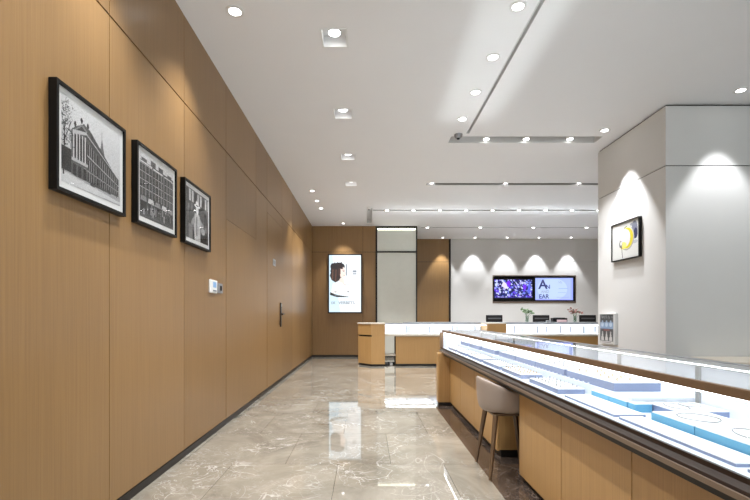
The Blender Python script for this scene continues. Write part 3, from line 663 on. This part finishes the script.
rings(1.238, 1.262, 2.5, 4.3, .81, 1, 30, 'white pearl stud in the row before the raised grey blocks', 'pearl studs in a row', 'pearl')
# near end: low boards, sky-blue boxes and loose jewellery
for i, (a, b_) in enumerate(((1.97, 2.46), (1.32, 1.93), (.70, 1.28))):
    tray('display_board', 1.085, 1.225 if i == 0 else 1.185, a, b_, .753, .766, 'tray_side', ['low white board between the front trays and the first blue box', 'low white board in front of the nearer blue boxes', 'low white board nearest the camera'][i], 'low white boards by the front glass', 'display board')
for i, (x0, x1, a, b_) in enumerate(((1.230, 1.31, 2.06, 2.115), (1.195, 1.42, 1.64, 1.885), (1.195, 1.42, 1.375, 1.635), (1.195, 1.42, 1.10, 1.37), (1.195, 1.42, .83, 1.095))):
    if i == 0: continue
    tray('blue_sided_box', x0, x1, a, b_, .753, .797, 'blue', ['', 'farthest of the nearer sky-blue sided white boxes', 'second sky-blue sided white box from the far one, at the right', 'sky-blue sided white box at the right picture edge', 'nearest sky-blue sided white box past the right picture edge'][i], 'sky-blue sided boxes', 'display box')
tray('blue_sided_box', 1.232, 1.31, 2.06, 2.115, .753, .793, 'blue', 'short end one of the small sky-blue sided boxes', 'sky-blue sided boxes', 'display box')
tray('blue_sided_box', 1.2275, 1.2495, 2.12, 2.27, .753, .793, 'blue', 'narrow sky-blue box at the foot of the raised grey blocks, nearer one', 'sky-blue sided boxes', 'display box')
tray('blue_sided_box', 1.2275, 1.2495, 2.275, 2.45, .753, .793, 'blue', 'narrow sky-blue box at the foot of the raised grey blocks, farther one', 'sky-blue sided boxes', 'display box')
tray('display_board', 1.315, 1.535, 1.90, 2.11, .753, .793, 'tray_side', 'white board with silver chains beside the small blue boxes', None, 'display board')
t = thing('curved_display_block', (1.49, 1.35, .753), 'pale grey curved block topped with earrings at the right picture edge', 'display block')
arc = [(1.54-.105*math.sin(PI*k/12)**.6, .95+.8*k/12) for k in range(13)]
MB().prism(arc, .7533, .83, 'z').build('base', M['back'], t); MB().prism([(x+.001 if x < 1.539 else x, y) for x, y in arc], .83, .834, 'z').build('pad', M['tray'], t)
def chain(cx, cy, z, rx, ry, lb, ph=0, m='silver'):
    pts = [(cx+rx*math.cos(a)*(1+.12*math.sin(2*a+ph)), cy+ry*math.sin(a), z+.0022) for a in [2*PI*i/26 for i in range(27)]]
    tag(MB().tube(pts, .0018, 5).build('necklace', M[m], loc=(cx, cy, z), smooth=True), lb, 'necklace', 'chains laid on the near boards')
chain(1.38, 2.0, .793, .04, .07, 'thin silver chain looped on the white board beside the small blue boxes')
chain(1.46, 2.03, .793, .04, .05, 'shorter silver chain next to the rear glass panel', 1)
chain(1.30, 1.76, .797, .06, .08, 'silver chain looped on the farthest of the nearer blue boxes', 2)
chain(1.31, 1.50, .797, .06, .09, 'silver chain looped on the second of the nearer blue boxes', .5)
chain(1.30, 1.23, .797, .05, .08, 'silver chain looped on the blue box at the right picture edge', 1.7)
rings(1.455, 1.53, 1.05, 1.65, .834, 2, 7, 'small stud on the pale curved block', 'studs on the curved block', 'silver', .9)
# wood ledge by the pillar, seen past the rear glass
t = thing('low_wood_counter', (5.3, 5.1, 0), 'low pale wood counter against the front of the white pillar', 'counter')
bx('top', M['cream'], t, 3.9, 6.9, 4.75, 5.415, .67, .70, bevel=.003); bx('body', M['woodx'], t, 3.95, 6.85, 4.8, 5.41, 0, .67)

# ================================================================== STOOL
SX, SY = 1.07, 3.455
t = thing('counter_stool', (SX, SY, 0), 'taupe leather stool with brown splayed legs pulled up to the near counter', 'stool')
def shell():
    b = MB(); nT = 28; k0 = len(b.v); prof_n = 11
    for i in range(nT+1):
        th = math.radians(-118+236*i/nT); q = abs(th)/math.radians(118)
        top = .725-.15*(q**2.2); c_, s_ = -math.cos(th), math.sin(th)
        def P(r, z):
            ex = .82
            return (SX+r*math.copysign(abs(c_)**ex, c_), SY+r*.86*math.copysign(abs(s_)**ex, s_), z)
        hh = top-.485
        prof = [(.165, .470), (.195, .485), (.209, .485+.25*hh), (.214, .485+.6*hh), (.219, .485+.93*hh), (.214, top), (.200, top+.004), (.190, .485+.92*hh), (.186, .485+.6*hh), (.180, .485+.25*hh), (.165, .49)]
        for r, z in prof: b.v.append(P(r, z))
    for i in range(nT):
        for j in range(prof_n): a = k0+i*prof_n+j; a2 = k0+i*prof_n+(j+1) % prof_n; b.face((a, a2, a2+prof_n, a+prof_n))
    b.face(tuple(range(k0, k0+prof_n))); b.face(tuple(range(k0+nT*prof_n+prof_n-1, k0+nT*prof_n-1, -1)))
    return b
o = shell().build('backrest', M['leather'], t, smooth=True); o.modifiers.clear(); ss = o.modifiers.new('Sub', 'SUBSURF'); ss.levels = ss.render_levels = 1
o = MB().lathe([(0, .470), (.15, .470), (.176, .478), (.178, .51), (.165, .53), (.12, .538), (0, .54)], (SX+.01, SY, 0), 36, .88).build('seat', M['seatc'], t, smooth=True)
bx('seat_frame', M['legw'], t, SX-.13, SX+.15, SY-.13, SY+.13, .452, .470, bevel=.003)
for sx, sy in ((-1, 1), (-1, -1), (1, 1), (1, -1)):
    top = (SX+sx*.115, SY+sy*.14, .462); ft = (SX+sx*.174, SY+sy*(.206 if sx < 0 else .168), .006)
    l = MB().tube([ft, top], [.013, .022], 4); l.build('leg', M['legw'], t, bevel=.003)

# ================================================================== FAR COUNTER
FY, FB = 10.6, 11.19
# faceted pedestal
t = thing('corner_pedestal', (.12, 10.8, 0), 'faceted oak end pedestal of the far counter with a cream top', 'pedestal')
poly = [(.115, 10.5), (.443, 10.5), (.443, 11.19), (-.19, 11.19), (-.19, 10.86)]
def grow(pl, d): cx = .13; cy = 10.86; return [(x+(d if x > cx else -d)*(abs(x-cx) > .05), y+(d if y > 10.9 else -d)) for x, y in pl]
pl2 = [(.125, 10.525), (.435, 10.525), (.435, 11.18), (-.165, 11.18), (-.165, 10.87)]
MB().prism(pl2, 0, .05).build('plinth', M['kick'], t)
MB().prism(poly, .05, .69).build('body', M['woodx'], t, bevel=.002)
MB().prism(pl2, .69, .73).build('recessed_band', M['kick'], t)
MB().prism(poly, .73, .985).build('upper_body', M['woodx'], t, bevel=.002)
MB().prism([(.10, 10.485), (.446, 10.485), (.446, 11.2), (-.205, 11.2), (-.205, 10.85)], .985, 1.012).build('top_slab', M['cream'], t, bevel=.002)
t_b = bx('band_cover', M['woodx'], t, .135, .443, 10.5, 10.524, .69, .73)
# cabinets
FC = 'oak cabinets under the far glass counter'
xs = [.70, 1.70, 2.70, 3.7, 4.7, 5.7, 6.7]
for i in range(6):
    x0, x1 = xs[i], xs[i+1]; lb = ['oak cabinet of the far counter, first right of the open niche', 'oak cabinet of the far counter, partly behind the near case', 'oak cabinet of the far counter below the wood pier', 'oak cabinet of the far counter below the first plant', 'oak cabinet of the far counter below the printer', 'oak cabinet at the right end of the far counter'][i]
    c = thing('counter_cabinet', ((x0+x1)/2, 10.9, 0), lb, 'cabinet', FC); e = .0025
    bx('body', M['gap'], c, x0+e, x1-e, FY+.022, 11.15, .06, .70); bx('plinth', M['kick'], c, x0+.001, x1-.001, FY+.04, 11.13, 0, .06); bx('door', M['woodx'], c, x0+e, x1-e, FY, FY+.02, .05, .695)
def far_case(x0, x1, divs, lb):
    t = thing('glass_display_case', ((x0+x1)/2, 10.9, .70), lb, 'display case', 'glass cases on the far counter')
    bx('counter_rail', M['cream'], t, x0, x1, FY-.03, 11.2, .702, .75, bevel=.003)
    bx('deck', M['deck'], t, x0+.01, x1-.01, FY+.01, FB-.03, .75, .753)
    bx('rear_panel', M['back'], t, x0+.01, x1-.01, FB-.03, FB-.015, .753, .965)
    bx('top_rail', M['greym'], t, x0, x1, FY-.01, FY+.012, .965, .985); bx('rear_rail', M['greym'], t, x0, x1, FB-.035, FB, .965, 1.0)
    bx('front_glass', M['glass'], t, x0+.01, x1-.01, FY, FY+.004, .7505, .965); bx('top_glass', M['glass'], t, x0, x1, FY+.012, FB-.035, .974, .98)
    bx('led_strip', M['strip'], t, x0+.02, x1-.02, FY+.013, FY+.023, .958, .966); bx('led_strip', M['strip'], t, x0+.02, x1-.02, FB-.047, FB-.036, .955, .963)
    for x in divs: bx('divider', M['greym'], t, x-.012, x+.012, FB-.045, FB-.0305, .7535, .955)
    for x in divs: bx('glass_clip', M['greym'], t, x-.01, x+.01, FY-.004, FY-.0005, .80, .93)
    return t
k = 10.6/450
far_case(.448, 2.85, [(p-366)*k for p in (409, 433, 457)]+[2.70], 'left lit glass case on the far counter, between pedestal and wood pier')
far_case(3.31, 6.72, [(p-366)*k for p in (522, 546.5, 570.5, 595)]+[6.4], 'right lit glass case on the far counter, below the screens')
t = thing('wood_pier', (3.08, 10.9, .7), 'oak block between the two lit cases of the far counter', 'counter pier')
bx('block', M['woodx'], t, 2.853, 3.307, FY, 11.19, .702, .99); bx('cap', M['cream'], t, 2.852, 3.308, FY-.01, 11.2, .99, 1.01)
# niche between the pedestal and the first cabinet
t = thing('open_shelf', (.57, 10.9, 0), 'open niche with a pale shelf beside the faceted pedestal', 'shelf')
bx('shelf_board', M['cream'], t, .446, .698, 10.62, 11.1, .235, .26)
bx('foot_rail', M['black'], t, .446, .698, 10.98, 11.05, .0, .05)
for i, x in enumerate((.50, .60)): tag(MB().box(x-.035, x+.035, 10.70, 10.92, .001, .055).build('floor_socket_box', [M['greyf'], M['plast']][i], loc=(x, 10.8, 0), bevel=.008), ['dark low box on the floor under the niche shelf', 'pale low box on the floor under the niche shelf'][i], 'box')
# rear service worktop behind the far cases, chairs, vases, printer
t = thing('service_worktop', (4.6, 11.4, 0), 'grey worktop running behind the lit far cases', 'worktop')
bx('top', M['greym'], t, .95, 7.0, 11.205, 11.62, .985, 1.02, bevel=.003); bx('front_board', M['woodx'], t, 1.0, 6.96, 11.55, 11.60, 0, .985)
def office_chair(x, lb):
    y = 12.2; t = thing('office_chair', (x, y, 0), lb, 'chair', 'black chairs behind the far counter')
    br = bx('backrest', M['blackf'], t, x-.22, x+.22, y-.03, y+.03, .72, 1.2, bevel=.012)
    bx('back_stripe', M['greyf'], br, x-.18, x+.18, y-.033, y-.0305, 1.09, 1.125)
    bx('seat', M['blackf'], t, x-.22, x+.22, y+.04, y+.48, .60, .68, bevel=.02)
    MB().box(x-.03, x+.03, y, y+.15, .66, .74).build('bracket', M['black'], t)
    MB().lathe([(0, .09), (.035, .09), (.03, .35), (.022, .35), (.022, .6), (0, .6)], (x, y+.25, 0), 14).build('gas_column', M['steel'], t, smooth=True)
    MB().lathe([(0, .0), (.22, 0), (.21, .02), (.04, .06), (.03, .09), (0, .09)], (x, y+.25, 0), 24).build('base', M['steel'], t, smooth=True)
for px, lb in ((494.5, 'black chair back showing above the far counter left of the screens'), (541.5, 'black chair back showing between the first plant and the printer'), (588, 'black chair back showing right of the second plant')):
    office_chair((px-366)*12.17/450, lb)
def vase(x, y, z, lb, leafm, grp, rot):
    t = thing('vase_of_flowers', (x, y, z), lb, 'vase of flowers', grp)
    MB().lathe([(0, 0), (.04, 0), (.05, .03), (.038, .10), (.034, .155), (.031, .155), (.035, .10), (.046, .03), (.036, .006), (0, .006)], (x, y, z), 20).build('vase', M['vglass'], t, smooth=True)
    st = MB(); lf = MB(); rn = random.Random(rot)
    for k in range(11):
        a = 2*PI*k/11+rn.random(); rr = .05+.12*rn.random(); hh = .22+.13*rn.random()
        e_ = Vector((x+rr*math.cos(a), y+rr*math.sin(a), z+hh))
        st.tube([(x+.008*math.cos(a), y+.008*math.sin(a), z+.01), (x+.4*rr*math.cos(a), y+.4*rr*math.sin(a), z+.6*hh), tuple(e_)], .003, 5)
        for q in range(5):
            d = Vector((rn.uniform(-1, 1), rn.uniform(-1, 1), rn.uniform(-.2, .6))).normalized(); s_ = .055+.04*rn.random(); n_ = d.orthogonal().normalized()*s_*.33
            b0 = e_-Vector((0, 0, .04*rn.random())); i0 = len(lf.v)
            lf.v += [tuple(b0), tuple(b0+d*s_*.5+n_), tuple(b0+d*s_), tuple(b0+d*s_*.5-n_), tuple(b0+d*s_*.5+Vector((0, 0, .004)))]
            for f_ in ((0, 1, 4), (1, 2, 4), (2, 3, 4), (3, 0, 4)): lf.face(tuple(i0+z_ for z_ in f_))
    st = st.build('stems', M['leaf'], t); lf.build('leaves', M[leafm], st)
    if leafm == 'leafr':
        l2 = MB()
        for q in range(22):
            a = rn.random()*6.3; rr = .13*rn.random(); p0 = Vector((x+rr*math.cos(a), y+rr*math.sin(a), z+.2+.1*rn.random())); i0 = len(l2.v); d = Vector((math.cos(a), math.sin(a), .3)).normalized()*.06; n_ = Vector((-math.sin(a), math.cos(a), 0))*.018
            l2.v += [tuple(p0), tuple(p0+d*.5+n_), tuple(p0+d), tuple(p0+d*.5-n_)]; l2.face((i0, i0+1, i0+2, i0+3))
        l2.build('foliage', M['leaf'], st)
vase((527-366)*11.4/450, 11.4, 1.02, 'small glass vase with spiky green leaves on the far counter', 'leaf', 'vases on the far counter', 3)
vase((575-366)*11.4/450, 11.4, 1.02, 'small glass vase with dusky red flowers on the far counter', 'leafr', 'vases on the far counter', 8)
x = (560-366)*11.4/450
t = thing('receipt_printer', (x, 11.4, 1.02), 'low black printer with pale pink paper between two plants', 'printer')
bx('body', M['black'], t, x-.17, x+.19, 11.40, 11.58, 1.0205, 1.125, bevel=.01); bx('lid', M['greyf'], t, x-.10, x+.14, 11.44, 11.56, 1.125, 1.135); bx('paper', M['pink'], t, x-.08, x+.16, 11.37, 11.3995, 1.025, 1.08)
t = thing('card_reader', (x-.28, 11.4, 1.02), 'small silver card reader left of the black printer', 'card reader')
bx('body', M['greym'], t, x-.32, x-.23, 11.38, 11.5, 1.0205, 1.07, bevel=.006); bx('keypad', M['black'], t, x-.31, x-.24, 11.40, 11.46, 1.07, 1.074)

# ================================================================== LIGHT
def area(x, y, z, sx, sy, watt, spread, up=True, col=(.94, .97, 1)):  # added upward lamps standing in for downlights mirrored by the glass tops
    l = bpy.data.lights.new('added_ceiling_glow', 'AREA'); l.shape = 'RECTANGLE'; l.size = sx; l.size_y = sy; l.energy = watt; l.spread = math.radians(spread); l.color = col
    o = bpy.data.objects.new('added_ceiling_glow', l); COL.objects.link(o); o.location = (x, y, z)
    if up: o.rotation_euler = (PI, 0, 0)
    return o
for x_, a_ in ((1.14, -1.9), (1.30, 0), (1.46, 1.9)):
    o_ = area(x_, 3.2, .90, .15, 5.4, .75, 9); o_.rotation_euler = (PI, math.radians(a_), 0)
area(3.2, 10.9, .90, 5.4, .5, 3.5, 24)  # added likewise for the mirrored glow above the far cases
wd = bpy.data.worlds.new('World'); SC.world = wd; wd.use_nodes = True
wd.node_tree.nodes['Background'].inputs[0].default_value = (.90, .95, 1, 1); wd.node_tree.nodes['Background'].inputs[1].default_value = 1.55

# ================================================================== CAMERA
cam = bpy.data.cameras.new('Camera'); co = bpy.data.objects.new('Camera', cam); COL.objects.link(co)
co.location = (0, 0, 1.2); co.rotation_euler = (PI/2, 0, 0); cam.sensor_width = 36; cam.lens = 21.6; cam.shift_x = 9/750; cam.shift_y = 65/750; cam.clip_start = .05
SC.camera = co
vs = SC.view_settings; vs.view_transform = 'Standard'; vs.look = 'None'; vs.exposure = .66; vs.gamma = 1; vs.use_curve_mapping = False
try:
    SC.cycles.use_denoising = True; SC.cycles.max_bounces = 8; SC.cycles.diffuse_bounces = 5; SC.cycles.transparent_max_bounces = 16; SC.cycles.sample_clamp_indirect = 6
except Exception: pass
